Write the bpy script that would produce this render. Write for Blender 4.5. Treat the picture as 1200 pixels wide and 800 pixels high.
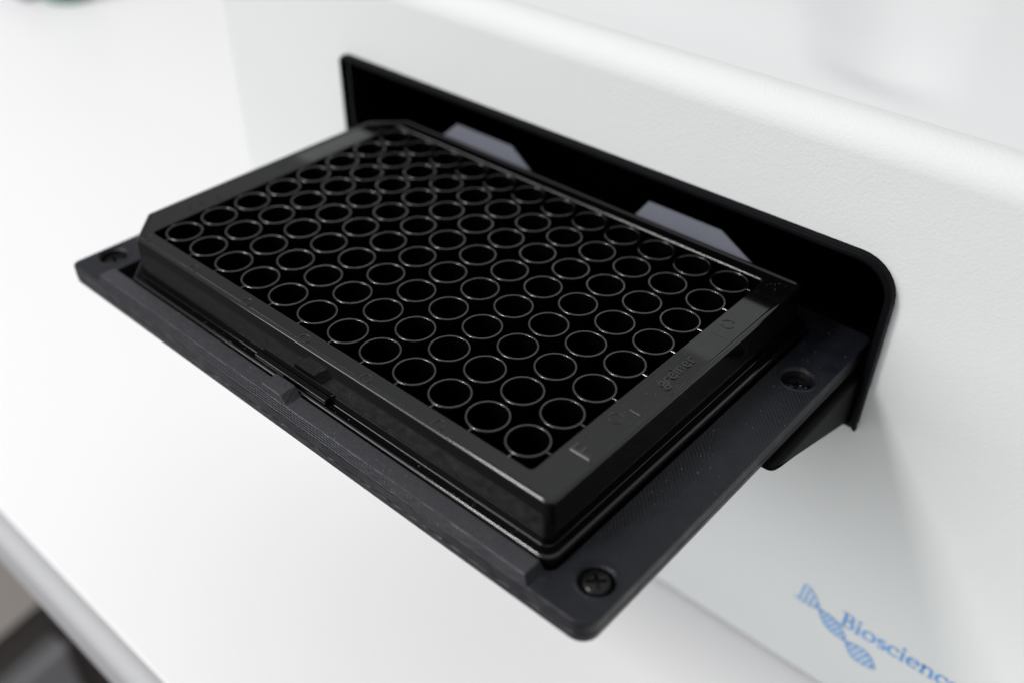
import bpy, bmesh, math, random
from mathutils import Vector, Matrix
random.seed(7)
for o in list(bpy.data.objects): bpy.data.objects.remove(o)
S = 0.001                                    # everything below is written in millimetres
scene = bpy.context.scene
COL = scene.collection

# ------------------------------------------------------------------ camera, world, lamp, exposure
cam_d = bpy.data.cameras.new('camera'); cam = bpy.data.objects.new('camera', cam_d); COL.objects.link(cam)
AZ, EL, DIST, TX, TY, ROLL, FPX = -0.852185545, 0.653554114, 181.437009, 29.8422199, -13.2712433, 0.00804081005, 1137.44495
T = Vector((TX, TY, 0)); CAM = Vector((math.cos(AZ)*math.cos(EL), math.sin(AZ)*math.cos(EL), math.sin(EL)))*DIST + T
fw = (T-CAM).normalized(); rt = fw.cross(Vector((0, 0, 1))).normalized(); up = rt.cross(fw)
r2 = math.cos(ROLL)*rt + math.sin(ROLL)*up; u2 = -math.sin(ROLL)*rt + math.cos(ROLL)*up
m = Matrix((r2, u2, -fw)).transposed().to_4x4(); m.translation = CAM*S
cam.matrix_world = m
cam_d.sensor_width = 36; cam_d.lens = FPX/1200*36
cam_d.clip_start = 0.005; cam_d.clip_end = 20
cam_d.dof.use_dof = True; cam_d.dof.focus_distance = 0.181; cam_d.dof.aperture_fstop = 8.4
scene.camera = cam

world = bpy.data.worlds.new('World'); scene.world = world; world.use_nodes = True
wt = world.node_tree; bg = wt.nodes['Background']; bg.inputs[1].default_value = 1.0
# plain white-ceilinged room: bright ceiling overhead, dimmer walls all round
_tc = wt.nodes.new('ShaderNodeTexCoord'); _sx = wt.nodes.new('ShaderNodeSeparateXYZ'); _mr = wt.nodes.new('ShaderNodeMapRange'); _mr.interpolation_type = 'SMOOTHSTEP'
_mr.inputs[1].default_value = 0.54; _mr.inputs[2].default_value = 0.74; _mr.inputs[3].default_value = 0.0; _mr.inputs[4].default_value = 1.0
_mx = wt.nodes.new('ShaderNodeMix'); _mx.data_type = 'RGBA'; _mx.inputs[6].default_value = (0.33, 0.335, 0.345, 1); _mx.inputs[7].default_value = (0.67, 0.68, 0.695, 1)
wt.links.new(_tc.outputs['Generated'], _sx.inputs[0]); wt.links.new(_sx.outputs['Z'], _mr.inputs[0]); wt.links.new(_mr.outputs[0], _mx.inputs[0]); wt.links.new(_mx.outputs[2], bg.inputs[0])

def ceiling_lamp(name, loc, sx, sy, watt, target=(0, 0, -0.02)):
    l = bpy.data.lights.new(name, 'AREA'); l.shape = 'RECTANGLE'; l.size = sx; l.size_y = sy; l.energy = watt
    l.color = (1.0, 0.985, 0.965)
    o = bpy.data.objects.new(name, l); COL.objects.link(o); o.location = loc
    return o                                  # panels lie flat in the ceiling and shine straight down
ceiling_lamp('ceiling_lamp', (-0.88, -1.27, 1.52), 0.42, 0.55, 40)
# broad soft fill added behind and left of the photographer to brighten the front
w_ = ceiling_lamp('front_fill_light', (-1.0, -2.3, 0.75), 2.2, 1.3, 43)
w_.rotation_euler = (Vector((0, 0, -0.05))-w_.location).to_track_quat('-Z', 'Y').to_euler(); w_.data.color = (0.97, 0.985, 1.0)

vs = scene.view_settings
vs.view_transform = 'Standard'; vs.look = 'None'; vs.exposure = 0.13; vs.gamma = 1.0; vs.use_curve_mapping = False
scene.cycles.max_bounces = 10; scene.cycles.use_denoising = True

# ------------------------------------------------------------------ materials
def mat(name, col, rough=0.5, spec=0.5, bumps=(), var=None, rvar=None, coat=0):
    """bumps: list of (kind, scale per mm, distance mm, direction/None)"""
    mt = bpy.data.materials.new(name); mt.use_nodes = True
    nt = mt.node_tree; N = nt.nodes; L = nt.links
    b = N['Principled BSDF']; b.inputs['Base Color'].default_value = (*col, 1)
    b.inputs['Roughness'].default_value = rough; b.inputs['Specular IOR Level'].default_value = spec
    tc = N.new('ShaderNodeTexCoord')
    mp = N.new('ShaderNodeVectorMath'); mp.operation = 'SCALE'; mp.inputs['Scale'].default_value = 1000.0
    L.new(tc.outputs['Object'], mp.inputs[0])
    prev = None
    for kind, sc, dist, extra in bumps:
        if kind == 'noise':
            t = N.new('ShaderNodeTexNoise'); t.inputs['Scale'].default_value = sc; t.inputs['Detail'].default_value = 3 if extra is None else extra
            L.new(mp.outputs[0], t.inputs['Vector']); out = t.outputs[0]
        elif kind == 'voronoi':
            t = N.new('ShaderNodeTexVoronoi'); t.feature = 'SMOOTH_F1'; t.inputs['Scale'].default_value = sc
            L.new(mp.outputs[0], t.inputs['Vector']); out = t.outputs['Distance']
        else:                                 # print lines: sine along a direction, slightly uneven
            d = N.new('ShaderNodeVectorMath'); d.operation = 'DOT_PRODUCT'; d.inputs[1].default_value = extra
            L.new(mp.outputs[0], d.inputs[0])
            n = N.new('ShaderNodeTexNoise'); n.inputs['Scale'].default_value = 0.35; L.new(mp.outputs[0], n.inputs['Vector'])
            a = N.new('ShaderNodeMath'); a.operation = 'MULTIPLY_ADD'; a.inputs[1].default_value = 0.5
            L.new(n.outputs[0], a.inputs[0]); L.new(d.outputs['Value'], a.inputs[2])
            s = N.new('ShaderNodeMath'); s.operation = 'MULTIPLY'; s.inputs[1].default_value = sc*2*math.pi; L.new(a.outputs[0], s.inputs[0])
            q = N.new('ShaderNodeMath'); q.operation = 'SINE'; L.new(s.outputs[0], q.inputs[0]); 
            n2 = N.new('ShaderNodeTexNoise'); n2.inputs['Scale'].default_value = 0.18; L.new(mp.outputs[0], n2.inputs['Vector'])
            w = N.new('ShaderNodeMath'); w.operation = 'MULTIPLY'; L.new(q.outputs[0], w.inputs[0]); L.new(n2.outputs[0], w.inputs[1]); out = w.outputs[0]
        bp = N.new('ShaderNodeBump'); bp.inputs['Strength'].default_value = 1.0; bp.inputs['Distance'].default_value = dist*S
        L.new(out, bp.inputs['Height'])
        if prev: L.new(prev.outputs[0], bp.inputs['Normal'])
        prev = bp
    if prev: L.new(prev.outputs[0], b.inputs['Normal'])
    if var:                                   # (scale, second colour)
        n = N.new('ShaderNodeTexNoise'); n.inputs['Scale'].default_value = var[0]; n.inputs['Detail'].default_value = 4
        L.new(mp.outputs[0], n.inputs['Vector'])
        mx = N.new('ShaderNodeMix'); mx.data_type = 'RGBA'; mx.inputs[6].default_value = (*col, 1); mx.inputs[7].default_value = (*var[1], 1)
        L.new(n.outputs[0], mx.inputs[0]); L.new(mx.outputs[2], b.inputs['Base Color'])
    if rvar:                                  # (scale, lo, hi)
        n = N.new('ShaderNodeTexNoise'); n.inputs['Scale'].default_value = rvar[0]; n.inputs['Detail'].default_value = 5
        L.new(mp.outputs[0], n.inputs['Vector'])
        mr = N.new('ShaderNodeMapRange'); mr.inputs[1].default_value = 0.3; mr.inputs[2].default_value = 0.7
        mr.inputs[3].default_value = rvar[1]; mr.inputs[4].default_value = rvar[2]
        L.new(n.outputs[0], mr.inputs[0]); L.new(mr.outputs[0], b.inputs['Roughness'])
    return mt

M = {}
M['plate'] = mat('black_polystyrene', (0.002, 0.002, 0.0022), 0.1, 0.56, [('noise', 0.15, 0.0004, 0)], rvar=(0.2, 0.07, 0.1))
M['well'] = mat('black_polystyrene_well', (0.003, 0.003, 0.0032), 0.09, 1.0)
M['inside'] = mat('shade_darkened_polystyrene', (0.0008, 0.0008, 0.0008), 0.4, 0.05)  # darker, duller copy of the plate plastic; deep shade put into the colour
M['print'] = mat('printed_black_plastic', (0.0034, 0.0038, 0.0064), 0.42, 0.34,
                 [('lines', 2.6, 0.06, (0, 0, 1)), ('lines', 1.5, 0.026, (0.72, 0.69, 0)), ('lines', 1.9, 0.022, (0.15, -0.98, 0)), ('noise', 2.0, 0.045, None)],
                 var=(0.25, (0.0075, 0.008, 0.0125)), rvar=(0.3, 0.34, 0.52))
M['scuffed'] = mat('scuffed_printed_plastic', (0.016, 0.0165, 0.021), 0.48, 0.45,
                   [('lines', 3.2, 0.035, (0, 0, 1)), ('lines', 1.5, 0.03, (0.95, 0.31, 0)), ('noise', 2.0, 0.05, None)],
                   var=(1.3, (0.042, 0.042, 0.047)), rvar=(0.5, 0.38, 0.6))
M['tab'] = mat('printed_grey_plastic', (0.145, 0.152, 0.185), 0.5, 0.5,
               [('lines', 1.6, 0.02, (0.3, 0.95, 0)), ('noise', 3.0, 0.02, None)], var=(0.4, (0.17, 0.177, 0.21)))
M['frame'] = mat('printed_black_frame', (0.0018, 0.0018, 0.0026), 0.5, 0.06, [('lines', 2.2, 0.03, (0, 0.3, 1)), ('noise', 2.5, 0.02, None)])
M['cavity'] = mat('black_interior', (0.0015, 0.0015, 0.0016), 0.9, 0.05, [('noise', 1.0, 0.02, None)])
M['screw'] = mat('blackened_steel', (0.012, 0.012, 0.012), 0.28, 0.5, [('noise', 2.0, 0.02, None)], rvar=(1.0, 0.2, 0.36))
M['screw'].node_tree.nodes['Principled BSDF'].inputs['Metallic'].default_value = 0.6
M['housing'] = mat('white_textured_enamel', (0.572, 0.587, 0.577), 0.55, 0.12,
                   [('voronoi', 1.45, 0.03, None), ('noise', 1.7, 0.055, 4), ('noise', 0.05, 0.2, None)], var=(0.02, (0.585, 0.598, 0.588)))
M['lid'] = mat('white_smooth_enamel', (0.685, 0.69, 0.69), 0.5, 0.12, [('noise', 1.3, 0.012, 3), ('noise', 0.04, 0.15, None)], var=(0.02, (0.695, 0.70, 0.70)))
M['table'] = mat('white_laminate', (0.755, 0.748, 0.755), 0.42, 0.4, [('noise', 0.5, 0.006, None)], var=(0.01, (0.755, 0.745, 0.75)))
M['edge'] = mat('grey_edge_band', (0.36, 0.36, 0.37), 0.5, 0.3, [('noise', 0.5, 0.006, None)], var=(0.02, (0.33, 0.33, 0.34)))
M['ink'] = mat('blue_ink', (0.06, 0.27, 0.62), 0.45, 0.3, [('noise', 1.0, 0.01, None)], var=(0.5, (0.075, 0.30, 0.65)))
M['floor'] = mat('dark_carpet', (0.040, 0.035, 0.037), 0.95, 0.2, [('noise', 0.2, 1.0, None)], var=(0.03, (0.055, 0.048, 0.05)))
M['cabinet'] = mat('taupe_panel', (0.20, 0.183, 0.168), 0.6, 0.3, [('noise', 0.3, 0.02, None)], var=(0.02, (0.22, 0.20, 0.185)))
M['bar'] = mat('grey_metal', (0.62, 0.61, 0.63), 0.5, 0.4, [('noise', 0.3, 0.02, None)], var=(0.03, (0.66, 0.65, 0.67)))
M['green'] = mat('dark_green_plastic', (0.01, 0.11, 0.075), 0.5, 0.4, [('noise', 0.3, 0.02, None)])
M['violet'] = mat('dark_violet_plastic', (0.09, 0.075, 0.12), 0.5, 0.4, [('noise', 0.3, 0.02, None)])
M['dust'] = mat('pale_dust', (0.5, 0.5, 0.5), 0.8, 0.3, [('noise', 5, 0.01, None)])

# ------------------------------------------------------------------ helpers
def link(name, bm, material, parent=None, smooth=35, wn=True):
    bmesh.ops.recalc_face_normals(bm, faces=bm.faces)
    me = bpy.data.meshes.new(name); bm.to_mesh(me); bm.free()
    return link_me(name, me, material, parent, smooth, wn)
def link_me(name, me, material, parent=None, smooth=35, wn=True):
    me.transform(Matrix.Scale(S, 4))
    if smooth:
        me.shade_smooth(); me.set_sharp_from_angle(angle=math.radians(smooth))
    o = bpy.data.objects.new(name, me); COL.objects.link(o); me.materials.append(M[material])
    if parent: o.parent = parent
    if wn and smooth:
        w = o.modifiers.new('weighted', 'WEIGHTED_NORMAL'); w.keep_sharp = True; w.mode = 'FACE_AREA'
    return o
def empty(name, label, cat, loc=(0, 0, 0), group=None):
    o = bpy.data.objects.new(name, None); COL.objects.link(o); o.location = Vector(loc)*S; o.empty_display_size = 0.01
    o['label'] = label; o['category'] = cat
    if group: o['group'] = group
    return o
def tag(o, label, cat=None, kind=None, group=None):
    o['label'] = label
    if cat: o['category'] = cat
    if kind: o['kind'] = kind
    if group: o['group'] = group
    return o
def rpoly(pts, rads, k=5):
    """polygon with rounded corners (anticlockwise), k+1 points per corner"""
    out = []; n = len(pts)
    for i in range(n):
        p = Vector(pts[i]); a = (Vector(pts[i-1])-p).normalized(); b = (Vector(pts[(i+1) % n])-p).normalized()
        r = max(rads[i] if isinstance(rads, (list, tuple)) else rads, 0.01)
        half = a.angle(b)/2; t = r/math.tan(half); c = p+(a+b).normalized()*(r/math.sin(half))
        s = p+a*t; e = p+b*t; v0 = s-c; v1 = e-c; ang = v0.angle(v1); sg = 1 if v0.cross(v1) > 0 else -1
        for j in range(k+1):
            th = sg*ang*j/k; cs, sn = math.cos(th), math.sin(th)
            out.append((c.x+v0.x*cs-v0.y*sn, c.y+v0.x*sn+v0.y*cs))
    return out
def loft(bm, rings, cap0=False, cap1=False):
    vr = [[bm.verts.new(p) for p in r] for r in rings]; n = len(vr[0])
    for a, b in zip(vr[:-1], vr[1:]):
        for i in range(n): bm.faces.new((a[i], a[(i+1) % n], b[(i+1) % n], b[i]))
    if cap0: bm.faces.new(vr[0])
    if cap1: bm.faces.new(vr[-1][::-1])
    return vr
def box(bm, x0, x1, y0, y1, z0, z1, bev=0.0, seg=2):
    g = bmesh.ops.create_cube(bm, size=1.0); vv = g['verts']
    for v in vv:
        v.co = Vector(((x0+x1)/2+v.co.x*(x1-x0), (y0+y1)/2+v.co.y*(y1-y0), (z0+z1)/2+v.co.z*(z1-z0)))
    if bev:
        ed = list({e for v in vv for e in v.link_edges})
        bmesh.ops.bevel(bm, geom=ed, offset=bev, segments=seg, affect='EDGES', profile=0.5)
def prism(bm, pts, axis, a0, a1, bev=0.0, seg=2, a1pts=None):
    """extrude polygon pts along an axis; the two coordinates are the other axes in order"""
    def P(p, a):
        return {'x': (a, p[0], p[1]), 'y': (p[0], a, p[1]), 'z': (p[0], p[1], a)}[axis]
    A = [bm.verts.new(P(p, a0)) for p in pts]; B = [bm.verts.new(P(p, a1)) for p in (a1pts or pts)]
    n = len(pts); F = [bm.faces.new(A), bm.faces.new(B[::-1])]
    for i in range(n): F.append(bm.faces.new((A[i], B[i], B[(i+1) % n], A[(i+1) % n])))
    bmesh.ops.recalc_face_normals(bm, faces=F)
    if bev:
        bmesh.ops.bevel(bm, geom=list({e for f in F for e in f.edges}), offset=bev, segments=seg, affect='EDGES', profile=0.5)
def lathe(bm, prof, n=40, cx=0, cy=0, close=False):
    rings = [[(cx+r*math.cos(2*math.pi*i/n), cy+r*math.sin(2*math.pi*i/n), z) for i in range(n)] for r, z in prof]
    return loft(bm, rings, cap0=False, cap1=close)
def boolean(o, cutters):
    for c in cutters:
        md = o.modifiers.new('cut', 'BOOLEAN'); md.operation = 'DIFFERENCE'; md.object = c; md.solver = 'EXACT'
        o.modifiers.move(len(o.modifiers)-1, 0)
    wn = [x for x in o.modifiers if x.type == 'WEIGHTED_NORMAL']
    for x in wn: o.modifiers.remove(x)
    dg = bpy.context.evaluated_depsgraph_get()
    me = bpy.data.meshes.new_from_object(o.evaluated_get(dg))
    o.modifiers.clear(); o.data = me
    me.shade_smooth(); me.set_sharp_from_angle(angle=math.radians(35))
    w = o.modifiers.new('weighted', 'WEIGHTED_NORMAL'); w.keep_sharp = True
    for c in cutters: bpy.data.objects.remove(c)

TABLE_Z = -117.4
FACE_Y = 44.0

# ------------------------------------------------------------------ setting: floor, bench
bm = bmesh.new(); box(bm, -3500, 3500, -3500, 3500, -800, -780)
tag(link('floor', bm, 'floor', smooth=None), 'dark carpet floor below the bench', kind='structure')

bench = empty('lab_bench', 'white laminate lab bench with rounded front edge under the instrument', 'bench', (0, 0, TABLE_Z))
bm = bmesh.new()
prof = rpoly([(-70, TABLE_Z-18), (700, TABLE_Z-18), (700, TABLE_Z), (-70, TABLE_Z)], [3, 3, 3, 0.5], 6)
prism(bm, prof, 'x', -1000, 900)
o = link('bench_top', bm, 'table', None, 40); o.parent = bench; o.matrix_parent_inverse = Matrix.Translation(-bench.location)
bm = bmesh.new()
prism(bm, rpoly([(-76.0, TABLE_Z-18.2), (-70.02, TABLE_Z-18.2), (-70.02, TABLE_Z-0.15), (-76.0, TABLE_Z-0.15)], [0.4, 0.2, 0.1, 5.8], 10), 'x', -999, 899)
o = link('edge_band', bm, 'edge', None, 40); o.parent = bench; o.matrix_parent_inverse = Matrix.Translation(-bench.location)
bm = bmesh.new(); box(bm, -990, 890, 560, 590, -779.9, TABLE_Z-18.1, 2)
o = link('back_panel', bm, 'cabinet', None); o.parent = bench; o.matrix_parent_inverse = Matrix.Translation(-bench.location)

# ------------------------------------------------------------------ instrument
inst = empty('lab_instrument', 'white textured laboratory instrument with black tray port and blue lettering', 'instrument', (0, FACE_Y, TABLE_Z))
PINV = Matrix.Translation(-inst.location)
def pin(o, parent=inst):
    o.parent = parent; o.matrix_parent_inverse = PINV if parent is inst else Matrix(); return o
X0, X1, Y1 = -146.5, 420, 430
ZT = 35.4; R = 7.0
def hout(d, z):
    return [(x, y, z) for x, y in rpoly([(X0+d, FACE_Y+d), (X1-d, FACE_Y+d), (X1-d, Y1-d), (X0+d, Y1-d)], 9-d*0.7, 6)]
FX0, FX1, FZ0, FZ1 = -83.1, 78.7, -30.2, 10.4         # black frame round the port
FY = FACE_Y-2.1
def fout(d):
    return rpoly([(FX0+d, FZ0+d), (FX1-d, FZ0+d), (FX1-d, FZ1-d), (FX0+d, FZ1-d)], [max(1.2-d, .3), max(1.2-d, .3), 8.6-d, max(2.5-d, .3)], 8)
bm = bmesh.new()
rings = [hout(2.0, TABLE_Z+0.3), hout(0.5, TABLE_Z+1.2), hout(0, TABLE_Z+2.5), hout(0, ZT-R)]
NF = 8
for i in range(1, NF+1):
    a = math.pi/2*i/NF; rings.append(hout(R*(1-math.cos(a)), ZT-R+R*math.sin(a)))
vr = loft(bm, rings, cap0=True)
# front wall quad between ring 2 and 3: cut the port into it
best = None
for f in bm.faces:
    if len(f.verts) == 4 and all(abs(v.co.y-FACE_Y) < 1e-4 for v in f.verts) and f.calc_area() > 1000: best = f
q = sorted(best.verts, key=lambda v: (v.co.z, v.co.x)); bl, br, tl, tr = q[0], q[1], q[2], q[3]
bmesh.ops.delete(bm, geom=[best], context='FACES_ONLY')
hv = [bm.verts.new((x, FACE_Y, z)) for x, z in fout(1.7)]
ed = [bm.edges.new((hv[i], hv[(i+1) % len(hv)])) for i in range(len(hv))]
ov = [bl, br, tr, tl]
for i in range(4): ed.append(bm.edges.get((ov[i], ov[(i+1) % 4])))
bmesh.ops.triangle_fill(bm, use_beauty=True, use_dissolve=False, edges=ed)
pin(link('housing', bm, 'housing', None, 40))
# lid: top surface with a soft finger channel running back from the front edge
bm = bmesh.new()
xs = [X0+R+9*0+0.0] + [-140+20*i for i in range(8)] + [6+1.6*i for i in range(75)] + [140+35*i for i in range(8)] + [X1-R]
ys = [FACE_Y+R] + [FACE_Y+R+1.6*i for i in range(1, 70)] + [175+50*i for i in range(5)] + [Y1-R]
def sm(a, b, x):
    t = min(max((x-a)/(b-a), 0), 1); return t*t*(3-2*t)
def top_h(x, y):
    d = y-FACE_Y-R
    cx = 58-0.42*(d-12)                                  # the channel drifts left as it runs back
    w = 10+0.10*d
    u = abs(x-cx)/w
    ch = (1-sm(0.0, 1.6, u))*sm(3, 18, d)*1.5
    rise = 0.9*sm(4, 40, d)*(1-sm(10, 100, x))   # left part swells into a low lid
    return ZT-ch+rise*sm(0, 12, x-X0-R)
grid = [[bm.verts.new((x, y, top_h(x, y) if 0 < i < len(xs)-1 and 0 < j < len(ys)-1 else ZT)) for j, y in enumerate(ys)] for i, x in enumerate(xs)]
for i in range(len(xs)-1):
    for j in range(len(ys)-1): bm.faces.new((grid[i][j], grid[i+1][j], grid[i+1][j+1], grid[i][j+1]))
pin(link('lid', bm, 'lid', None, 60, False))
# dark cavity behind the port (open towards the front)
bm = bmesh.new()
loft(bm, [[(x, FACE_Y+y, z) for x, z in fout(d)] for d, y in ((1.7, 0.02), (1.7, 9.5), (-6, 9.6), (-6, 120))], cap1=True)
pin(link('port_cavity', bm, 'cavity', None, None))

# black printed frame round the port
bm = bmesh.new()
seq = [(0, FACE_Y-0.02), (0, FY+0.5), (0.15, FY+0.15), (0.5, FY), (1.1, FY), (1.4, FY+0.12), (1.55, FY+0.4), (1.55, FACE_Y+8)]
loft(bm, [[(x, y, z) for x, z in fout(d)] for d, y in seq])
frame = pin(link('port_frame', bm, 'frame', None, 40))
frame['label'] = 'black printed frame standing proud round the tray port'
# print ridges down the right outer side
bm = bmesh.new()
for i in range(26):
    z = 1.6-0.82*i
    prism(bm, [(FX1-0.2, z-0.3), (FX1+0.14, z-0.22), (FX1+0.14, z+0.10), (FX1-0.2, z+0.3)], 'y', FY+0.35, FACE_Y-0.1)
o = pin(link('edge_ridges', bm, 'print', None, None), frame); o['kind'] = 'stuff'
# little burr of plastic at the lower right corner
bm = bmesh.new(); prism(bm, [(FX1-1.6, FZ0+0.4), (FX1-0.1, FZ0+0.6), (FX1+0.1, FZ0-0.9), (FX1-0.5, FZ0-0.8)], 'y', FY+0.6, FACE_Y-0.3, 0.12)
pin(link('plastic_burr', bm, 'frame', None), frame)
# bracket under the tray
bm = bmesh.new()
prism(bm, [(FACE_Y-0.1, -16.7), (FACE_Y-0.1, -30.0), (FY-1, -29.4), (16, -21.2), (10.0, -19.6), (6.8, -18.2), (5.6, -16.7)], 'x', -72, 76.9, 1.3, 4)
pin(link('support_bracket', bm, 'frame', None, 40), frame)

# printed logo on the face: helix and lettering, a fraction of a millimetre proud
YI = FACE_Y-0.12
KL = 0.9458                                  # logo drawn on a plane at y 53.5, carried over to the real face
def mx_(x): return 124.67+KL*(x-124.67)
def mz_(z): return 110.32+KL*(z-110.32)
def flat(bm, pts): bm.faces.new([bm.verts.new((mx_(x), YI, mz_(z))) for x, z in pts])
def stroke(bm, pts, wv, wh, close=False):
    """pen stroke in the face plane: wv thick on verticals, wh on horizontals"""
    n = len(pts); L_ = []; R_ = []
    for i, p in enumerate(pts):
        a = pts[i-1] if (i > 0 or close) else pts[0]; b = pts[(i+1) % n] if (i < n-1 or close) else pts[-1]
        d = Vector((b[0]-a[0], b[1]-a[1])).normalized(); w = (wv*abs(d.y)+wh*abs(d.x))/2; nrm = Vector((-d.y, d.x))
        L_.append((p[0]+nrm.x*w, p[1]+nrm.y*w)); R_.append((p[0]-nrm.x*w, p[1]-nrm.y*w))
    for i in range(n if close else n-1):
        j = (i+1) % n
        flat(bm, [L_[i], L_[j], R_[j], R_[i]])
bm = bmesh.new()
nodes = [(74.2, -98.2), (80.0, -101.0), (88.9, -107.0), (97.9, -110.6)]
for s in range(3):
    p0, p1 = Vector(nodes[s]), Vector(nodes[s+1]); ax = p1-p0; nn = Vector((-ax.y, ax.x)).normalized()
    amp = (3.3, 2.15, 2.7)[s]
    f = (lambda t: math.cos(t*math.pi/2)**0.8) if s == 0 else (lambda t: math.sin(t*math.pi)**0.9)
    N_ = 16; A = []; B = []
    for i in range(N_+1):
        t = i/N_; c = p0+ax*t; h = amp*f(t) if f(t) > 0 else 0
        A.append(tuple(c+nn*h)); B.append(tuple(c-nn*h))
    stroke(bm, A, 0.26, 0.26); stroke(bm, B, 0.26, 0.26)
    nr = (4, 7, 6)[s]
    for i in range(nr):
        t = (i+0.35)/nr if s == 0 else (i+0.8)/(nr+0.6); c = p0+ax*t; h = amp*max(f(t), 0)
        # rungs lean nearly upright
        k = Vector((0.10, 1.0)).normalized() if s == 0 else (nn*0.8+Vector((0.30, 0.5))).normalized()
        stroke(bm, [tuple(c-k*h*0.98), tuple(c+k*h*0.98)], 0.48, 0.48)
pin(link('helix_emblem', bm, 'ink', None, None))['label'] = 'blue double helix emblem printed on the housing'
def arc(cx, cz, rx, rz, a0, a1, n=14): return [(cx+rx*math.cos(math.radians(a0+(a1-a0)*i/n)), cz+rz*math.sin(math.radians(a0+(a1-a0)*i/n))) for i in range(n+1)]
def glyph(bm, ch, x, z, h):
    """small serif letters, x-height h; returns advance"""
    wv, wh = 0.62, 0.26
    r = h/2
    def serif(px, pz, w=1.3): stroke(bm, [(px-w/2, pz), (px+w/2, pz)], wh, wh)
    if ch == 'B':
        H = h*1.62
        stroke(bm, [(x+.75, z), (x+.75, z+H)], wv*1.1, wh); serif(x+.5, z+.1, 1.5); serif(x+.5, z+H-.1, 1.9)
        stroke(bm, [(x+.75, z+H-.1)]+arc(x+1.5, z+H*.76, 1.05, H*.225, 90, -90)+[(x+.75, z+H*.53)], wv, wh)
        stroke(bm, [(x+.75, z+H*.53)]+arc(x+1.6, z+H*.28, 1.25, H*.26, 90, -90)+[(x+.75, z+.1)], wv, wh); return 3.35
    if ch == 'i':
        stroke(bm, [(x+.75, z), (x+.75, z+h)], wv, wh); serif(x+.75, z+.1, 1.4); serif(x+.5, z+h-.1, .8)
        stroke(bm, arc(x+.72, z+h*1.42, .22, .22, 0, 330, 10), .4, .4, True); return 1.65
    if ch == 'o': stroke(bm, arc(x+1.65, z+r, 1.3, r-.05, 0, 345, 23), wv, wh, True); return 3.45
    if ch == 'c':
        stroke(bm, arc(x+1.5, z+r, 1.2, r-.05, 45, 318, 18), wv, wh); stroke(bm, [(x+2.3, z+h*.92), (x+2.35, z+h*.68)], .4, .4); return 2.75
    if ch == 'e':
        stroke(bm, arc(x+1.5, z+r, 1.2, r-.05, 8, 318, 20), wv, wh); stroke(bm, [(x+.3, z+r*1.08), (x+2.75, z+r*1.12)], wh, wh); return 2.95
    if ch == 's':
        stroke(bm, arc(x+1.2, z+h*.73, .8, h*.25, 35, 215, 10)+arc(x+1.2, z+h*.27, .85, h*.25, 60, -150, 12), .5, .42); return 2.45
    if ch == 'n':
        stroke(bm, [(x+.75, z), (x+.75, z+h)], wv, wh); serif(x+.75, z+.1, 1.3); serif(x+.5, z+h-.1, .8)
        stroke(bm, arc(x+1.75, z+h*.62, .9, h*.36, 170, 0, 10)+[(x+2.65, z)], wv, wh); serif(x+2.65, z+.1, 1.3); return 3.5
bm = bmesh.new(); x = 86.2
for ch in 'Bioscience': x += glyph(bm, ch, x, -102.0, 3.15)
for v in bm.verts: v.co.x = mx_(86.2)+(v.co.x-mx_(86.2))*1.15
pin(link('lettering', bm, 'ink', None, None))['label'] = 'blue Bioscience lettering printed on the housing'

# ------------------------------------------------------------------ tray
TZ = -11.5; TB = -16.6
tray = empty('plate_tray', 'black 3D printed tray sticking out of the instrument port', 'tray', (0, 0, TB))
TINV = Matrix.Translation(-tray.location)
def ptr(o, parent=tray):
    o.parent = parent; o.matrix_parent_inverse = TINV if parent is tray else Matrix(); return o
def tout(d, z): return [(x, y, z) for x, y in rpoly([(-74.9+d, -47.6+d), (75.2-d, -47.6+d), (75.2-d, 49.5-d), (-74.9+d, 49.5-d)], [1.8, 3.2, 2.2, 2.2], 6)]
bm = bmesh.new()
loft(bm, [tout(0.9, TB), tout(0.35, TB+0.25), tout(0.08, TB+0.7), tout(0.0, TB+2.2), tout(0.25, TB+2.32), tout(0.25, TB+2.44), tout(0.0, TB+2.56), tout(0.0, TZ-0.5), tout(0.1, TZ-0.2), tout(0.3, TZ-0.05), tout(0.5, TZ)], cap0=True, cap1=True)
base = link('base', bm, 'print')
cut = []
bm = bmesh.new(); prism(bm, rpoly([(-64.4, -43.1), (64.4, -43.1), (64.4, 43.3), (-64.4, 43.3)], 2.0, 4), 'z', -14.42, -5); cut.append(link('cutter', bm, 'print', smooth=None))
SCREWS = [(70.4, -39.0, 0.25, 3.0), (69.8, 26.8, 1.5, 3.15), (-70.5, -39.3, 0.9, 3.0)]
for sx, sy, dp, rr in SCREWS:
    bm = bmesh.new()
    lathe(bm, [(0.01, -14.6), (rr, -14.6), (rr, -12.0), (rr+0.35, -11.6), (rr+0.36, -11.0), (0.01, -11.0)], 36, sx, sy); cut.append(link('cutter', bm, 'print', smooth=None))
boolean(base, cut); ptr(base)
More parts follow.
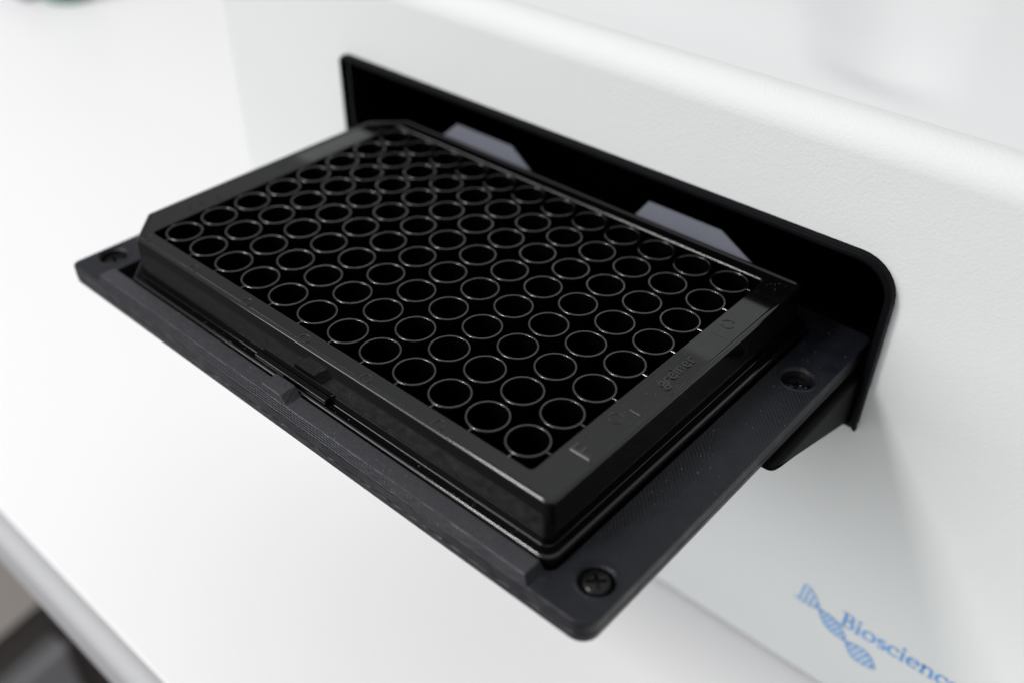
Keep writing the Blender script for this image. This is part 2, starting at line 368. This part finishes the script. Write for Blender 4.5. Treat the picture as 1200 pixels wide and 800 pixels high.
# raised print ring round each screw, then the screws
def screw_mesh():
    bm = bmesh.new(); R_ = 2.6
    n = 36; z = 0.0
    prof = [(R_-0.2, -2.4), (R_, -0.75), (R_-0.12, -0.4), (R_-0.55, -0.12), (1.9, 0.0)]
    vr = lathe(bm, prof, n)
    # cross recess: star outline on top, sunk walls
    star = []
    for i in range(n):
        a = 2*math.pi*i/n; k = (i % 9)
        star.append(1.75 if k in (0, 1, 8) else (0.62 if k in (3, 4, 5, 6) else 0.85))
    def ring(rad, z): return [(rad[i]*math.cos(2*math.pi*i/n), rad[i]*math.sin(2*math.pi*i/n), z) for i in range(n)]
    tops = [bm.verts.new(p) for p in ring(star, 0.0)]; bots = [bm.verts.new(p) for p in ring([s*0.72 for s in star], -1.1)]
    for i in range(n):
        j = (i+1) % n
        bm.faces.new((vr[-1][i], vr[-1][j], tops[j], tops[i])); bm.faces.new((tops[i], tops[j], bots[j], bots[i]))
    bm.faces.new(bots)
    return bm
sme = None
for i, (sx, sy, dp, rr) in enumerate(SCREWS):
    bm = bmesh.new(); lathe(bm, [(rr+0.35, TZ-0.1), (rr+0.4, TZ+0.1), (rr+0.65, TZ+0.14), (rr+0.95, TZ+0.06), (rr+1.05, TZ-0.1)], 40, sx, sy)
    ptr(link('screw_collar', bm, 'print'))
    if sme is None:
        s = link('screw', screw_mesh(), 'screw', smooth=40); sme = s.data
    else:
        s = bpy.data.objects.new('screw', sme); COL.objects.link(s)
    s.location = Vector((sx, sy, TZ-dp))*S; s.rotation_euler.z = (0.75, 0.35, 1.2)[i]
    s.parent = tray; s.matrix_parent_inverse = TINV
# front rail with raised catch block
RZ = -9.95
bm = bmesh.new()
pts = [(-42.98, TZ-0.3), (-42.98, RZ), (-46.7, RZ), (-47.55, TZ-0.4), (-47.2, TZ-0.9)]
prism(bm, pts, 'x', -63.2, 62.0, 0.18, 2)
for v in bm.verts:                                       # right end runs out in a short slope
    if v.co.x > 60: v.co.x += (RZ-v.co.z)*0.75
bm.normal_update()
for f in bm.faces:
    if f.normal.z < 0.8: f.material_index = 1
rail = ptr(link('front_rail', bm, 'scuffed')); rail.data.materials.append(M['print'])
bm = bmesh.new()
prism(bm, [(-4.6, RZ-0.5), (3.3, RZ-0.5), (1.3, -8.2), (-4.4, -8.2)], 'y', -46.6, -42.75, 0.28, 3)
ptr(link('catch_block', bm, 'scuffed'), rail)
bm = bmesh.new(); box(bm, -12.3, 9.0, -42.1, -40.85, -9.34, -8.1, 0.2, 3)
ptr(link('clip_bar', bm, 'plate'))
# two wedge tabs behind the plate
for x0 in (17.0, -45.0):
    bm = bmesh.new()
    prism(bm, [(x0, 43.35), (x0+32.6, 43.35), (x0+20.3, 49.2), (x0+.2, 49.2)], 'z', TZ-1.5, -1.0, 0.0)
    for v in bm.verts:
        if v.co.z > -5: v.co.z = -1.9+(v.co.y-43.35)*0.27
    top = [e for e in bm.edges if all(v.co.z > -5.5 for v in e.verts) and max(v.co.y for v in e.verts) > 48]
    bmesh.ops.bevel(bm, geom=top, offset=0.8, segments=1, affect='EDGES')
    ptr(link('guide_tab', bm, 'tab', None, 20))['label'] = 'grey printed guide tab behind the well plate'

# ------------------------------------------------------------------ well plate
plate = empty('well_plate', 'glossy black 96 well plate lying in the printed tray', 'well plate', (0, 0, -14.4))
LINV = Matrix.Translation(-plate.location)
def ppl(o, parent=plate):
    o.parent = parent; o.matrix_parent_inverse = LINV if parent is plate else Matrix(); return o
def pout(hx, hy, ch, r, z, k=6):
    return [(x, y, z) for x, y in rpoly([(-hx+ch, -hy), (hx, -hy), (hx, hy), (-hx+ch, hy), (-hx, hy-ch), (-hx, -hy+ch)], [1.0 if ch > 3 else 0.1, r, r, 1.0 if ch > 3 else .1, 1.0 if ch > 3 else .1, 1.0 if ch > 3 else .1], k)]
bm = bmesh.new()
rings = []
HX, HY, CH = 61.7, 40.45, 7.6
def inner(d, z): return pout(54.45+d, 36.35+d, 0.6, 1.0, z)
rings += [inner(0, -10.5), inner(0, -0.34), inner(0.05, -0.16), inner(0.16, -0.04), inner(0.32, 0)]
LH = 0.3                                                # low lip round the outer edge of the rim
rings += [pout(HX-1.25, HY-1.25, CH-.73, 0.9, 0.0), pout(HX-1.12, HY-1.12, CH-.65, 0.95, 0.045), pout(HX-0.92, HY-0.92, CH-.54, 1.0, 0.245), pout(HX-0.8, HY-0.8, CH-.47, 1.1, LH)]
F = 0.5
for i in range(5):
    a = math.pi/2*i/4; d = F*(1-math.sin(a)); rings.append(pout(HX-d, HY-d, CH-.586*d, 1.6, LH-F*(1-math.cos(a))))
# wall with slight draft, flange step, skirt
rings += [pout(HX+0.3, HY+0.3, CH+.1, 1.8, -8.7), pout(HX+0.33, HY+0.33, CH+.1, 1.8, -9.27), pout(HX+0.4, HY+0.4, CH+.15, 1.8, -9.35), pout(HX+0.9, HY+0.9, CH+.3, 2.2, -9.35)]
for i in range(5):
    a = math.pi/2*i/4; d = 0.45*(1-math.sin(a)); rings.append(pout(63.88-d, 42.74-d, CH+.6-.586*d, 2.6, -9.35-0.45*(1-math.cos(a))))
rings += [pout(63.88, 42.74, CH+.6, 2.6, -14.38), pout(62.6, 41.4, CH, 2.0, -14.38)]
# pout hx ordering: rings run inner to outer
vr = loft(bm, rings, cap0=True)
for f in bm.faces:
    c = f.calc_center_median()
    if (abs(c.x) < 54.46 and abs(c.y) < 36.36 and c.z < -1) or all(abs(v.co.z+9.35) < 1e-3 for v in f.verts): f.material_index = 1   # recess and flange get the darkened copy, standing in for shade
body = ppl(link('plate_body', bm, 'plate', None, 32)); body.data.materials.append(M['inside'])
# shallow fine groove running along the outer side of the right rim and the panel outline
ZE = 0.0
def bar2(bm, ax, ay, bx, by, w, h):
    d = Vector((bx-ax, by-ay)).normalized(); n = Vector((-d.y, d.x))*w/2
    pts = [(ax+n.x, ay+n.y), (bx+n.x, by+n.y), (bx-n.x, by-n.y), (ax-n.x, ay-n.y)]
    prism(bm, pts, 'z', -0.05, h)
for args in [(56.0, -13.9, 56.0, 14.0, 0.1, 0.04), (56.0, 14.2, 59.9, 14.2, 0.12, 0.05), (57.5, -14.1, 59.7, -14.1, 0.12, 0.05),
             (-59.6, 3.5, -59.6, 29, 0.12, 0.05), (-56.2, 3.5, -56.2, 29, 0.12, 0.05), (-59.2, -31, -59.2, -26.5, 0.12, 0.05), (-58.6, 0.5, -57.6, 2.8, 0.12, 0.05)]:
    bm = bmesh.new(); bar2(bm, *args); ppl(link('rim_line', bm, 'well', None, None), body)
# round ejector marks
bm = bmesh.new(); n = 32
lathe(bm, [(1.22, -0.02), (1.2, 0.09), (1.28, 0.12), (1.38, 0.09), (1.36, -0.02)], 32)
ring_o = None
for (cx, cy, sc) in [(57.1, -17.5, 1), (57.1, 18.4, 1), (-17.4, -38.7, .85), (0.4, -38.7, .85), (17.6, -38.7, .85), (35.8, -38.7, .85), (-57.3, -24.9, .55), (-57.1, -22.0, .55), (-56.9, -17.5, .6), (-53, -38.7, .8), (-35.5, -38.7, .85)]:
    if ring_o is None: o = link('ejector_mark', bm, 'well'); ring_o = o
    else: o = bpy.data.objects.new('ejector_mark', ring_o.data); COL.objects.link(o)
    o.location = Vector((cx, cy, 0))*S; o.scale = (sc, sc, 1); ppl(o, body)
# moulded writing on the right rim
def text(name, s, width, cx, cy, h=0.10, bold=0.0, parent=plate):
    cu = bpy.data.curves.new(name, 'FONT'); cu.body = s; cu.size = 1; cu.align_x = 'CENTER'; cu.align_y = 'BOTTOM_BASELINE'; cu.offset = bold; cu.extrude = 0.02
    t = bpy.data.objects.new(name, cu); COL.objects.link(t)
    dg = bpy.context.evaluated_depsgraph_get(); me = bpy.data.meshes.new_from_object(t.evaluated_get(dg)); bpy.data.objects.remove(t)
    xs_ = [v.co.x for v in me.vertices]; k = width/(max(xs_)-min(xs_)); x_mid = (max(xs_)+min(xs_))/2
    for v in me.vertices:
        x, y, z = (v.co.x-x_mid)*k, v.co.y*k, v.co.z/0.02*h
        v.co = (cx-y, cy+x, z)                           # reads towards the instrument, tops towards the wells
    return ppl(link_me(name, me, 'well', None, 30, False), parent)
text('moulded_lettering', 'greiner', 10.8, 58.75, -0.25, 0.17, 0.012)['label'] = 'raised word greiner moulded into the right rim'
text('moulded_letter', 'F', 2.1, 59.9, -27.5, 0.13, 0.0)['label'] = 'raised letter F moulded into the right rim'
# 96 wells
bm = bmesh.new(); ro, ri = 4.0, 3.58; n = 48
prof = [(ro+0.10, -10.45), (ro, -0.16), (ro-0.03, -0.06), (ro-0.09, 0.0), (ri+0.08, 0.0), (ri+0.02, -0.05), (ri, -0.15), (ri-0.12, -10.2)]
vr = lathe(bm, prof, n); bm.faces.new(vr[-1])
w0 = None
for j in range(8):
    for i in range(12):
        if w0 is None:
            for f in bm.faces:
                if f.calc_center_median().xy.length < 3.56 or (f.calc_center_median().z < -1): f.material_index = 1
            w = link('well', bm, 'well', None, 50); w0 = w; w.data.materials.append(M['inside'])
        else:
            w = bpy.data.objects.new('well', w0.data); COL.objects.link(w)
            md = w.modifiers.new('weighted', 'WEIGHTED_NORMAL'); md.keep_sharp = True
        w.location = Vector(((i-5.5)*9, (j-3.5)*9, 0.02+random.uniform(-.03, .03)))*S
        w.rotation_euler = (random.uniform(-.006, .006), random.uniform(-.006, .006), random.uniform(0, 6.28))
        ppl(w)
# short webs between the outer wells and the rim
r0 = None
webs = [((i-5.5)*9, s*31.5, 0, s, 0.92) for i in range(12) for s in (-1, 1)] + [(s*49.5, (j-3.5)*9, s, 0, 1.02) for j in range(8) for s in (-1, 1)]
for (cx, cy, dx, dy, ln) in webs:
    if r0 is None:
        bm = bmesh.new(); box(bm, -0.02, 1.0, -0.17, 0.17, -2.0, -0.12, 0.02, 1); o = link('web', bm, 'well'); r0 = o
    else: o = bpy.data.objects.new('web', r0.data); COL.objects.link(o)
    o.location = Vector((cx+dx*3.95, cy+dy*3.95, 0))*S; o.rotation_euler.z = math.atan2(dy, dx); o.scale = (ln, 1, 1); ppl(o)

# dust: pale specks on rim, flange and wells
bm = bmesh.new()
def speck(x, y, z, r):
    mtx = Matrix.Translation((x, y, z)) @ Matrix.Rotation(random.uniform(0, 6), 4, 'Z') @ Matrix.Diagonal((r*random.uniform(.7, 1.6), r, r*.6, 1))
    bmesh.ops.create_icosphere(bm, subdivisions=1, radius=1, matrix=mtx)
for k in range(70): speck(random.uniform(-50, 60), random.uniform(-40.2, -39.4), 0.0, random.uniform(.03, .075))
for k in range(26): speck(random.uniform(55.2, 61), random.uniform(-35, 38), 0.0, random.uniform(.025, .05))
for k in range(30): speck(random.uniform(-40, 60), random.uniform(-42.4, -41.3), -9.3, random.uniform(.03, .07))
for k in range(45): speck(random.uniform(64.8, 75), random.uniform(-20, 45), TZ, random.uniform(.03, .07))
for k in range(30): speck(random.uniform(-60, 60), random.uniform(-46.5, -43.2), RZ, random.uniform(.03, .07))
tag(link('dust_specks', bm, 'dust', None, 60, False), 'tiny pale dust specks on the black plate rim and tray', kind='stuff')

# ------------------------------------------------------------------ blurred things round the bench
cab = empty('cabinet', 'blurred taupe cabinet standing low on the floor beside the bench', 'cabinet', (-640, -20, -780))
bm = bmesh.new(); box(bm, -240, 200, -230, 330, 0, 297, 4); o = link('carcass', bm, 'cabinet', cab)
bm = bmesh.new(); box(bm, -242, 205, -232, 332, 297.1, 300, 1.0); o = link('cabinet_top', bm, 'cabinet', cab)
cab.rotation_euler.z = math.radians(12)
bin_ = empty('slim_bin', 'blurred grey slim bin on the dark floor below the bench edge', 'bin', (-420, -80, -779.5))
bm = bmesh.new(); rb = lambda d: rpoly([(-13+d, -70+d), (13-d, -70+d), (13-d, 70-d), (-13+d, 70-d)], 5, 5)
loft(bm, [[(x, y, z) for x, y in rb(d)] for d, z in ((3, 0.2), (0.5, 120), (0, 250))], cap0=True, cap1=True); link('bin_body', bm, 'bar', bin_)
bm = bmesh.new(); loft(bm, [[(x, y, z) for x, y in rb(d)] for d, z in ((-1.0, 250.1), (-1.2, 256), (0.5, 259))], cap0=True, cap1=True); link('bin_lid', bm, 'bar', bin_)
bin_.rotation_euler.z = math.radians(10)

bott = empty('reagent_bottle', 'blurred dark green bottle at the far back of the bench', 'bottle', (-573, 195, TABLE_Z))
bm = bmesh.new(); lathe(bm, [(0.1, 0.2), (16, 0.2), (18, 2), (18, 52), (14, 60), (7, 64), (7, 70)], 32); link('body', bm, 'green', bott)
bm = bmesh.new(); lathe(bm, [(8.5, 66), (8.5, 80), (7.5, 81), (0.1, 81)], 32); link('cap', bm, 'violet', bott)
bx = empty('small_box', 'blurred violet grey box beside the green bottle', 'box', (-600, 180, TABLE_Z))
bm = bmesh.new(); box(bm, -14, 14, -12, 16, 0.2, 36, 1.5); link('carton', bm, 'violet', bx)
bm = bmesh.new(); box(bm, -14.4, 14.4, -12.4, 16.4, 36.1, 42, 1.0); link('flap', bm, 'bar', bx)
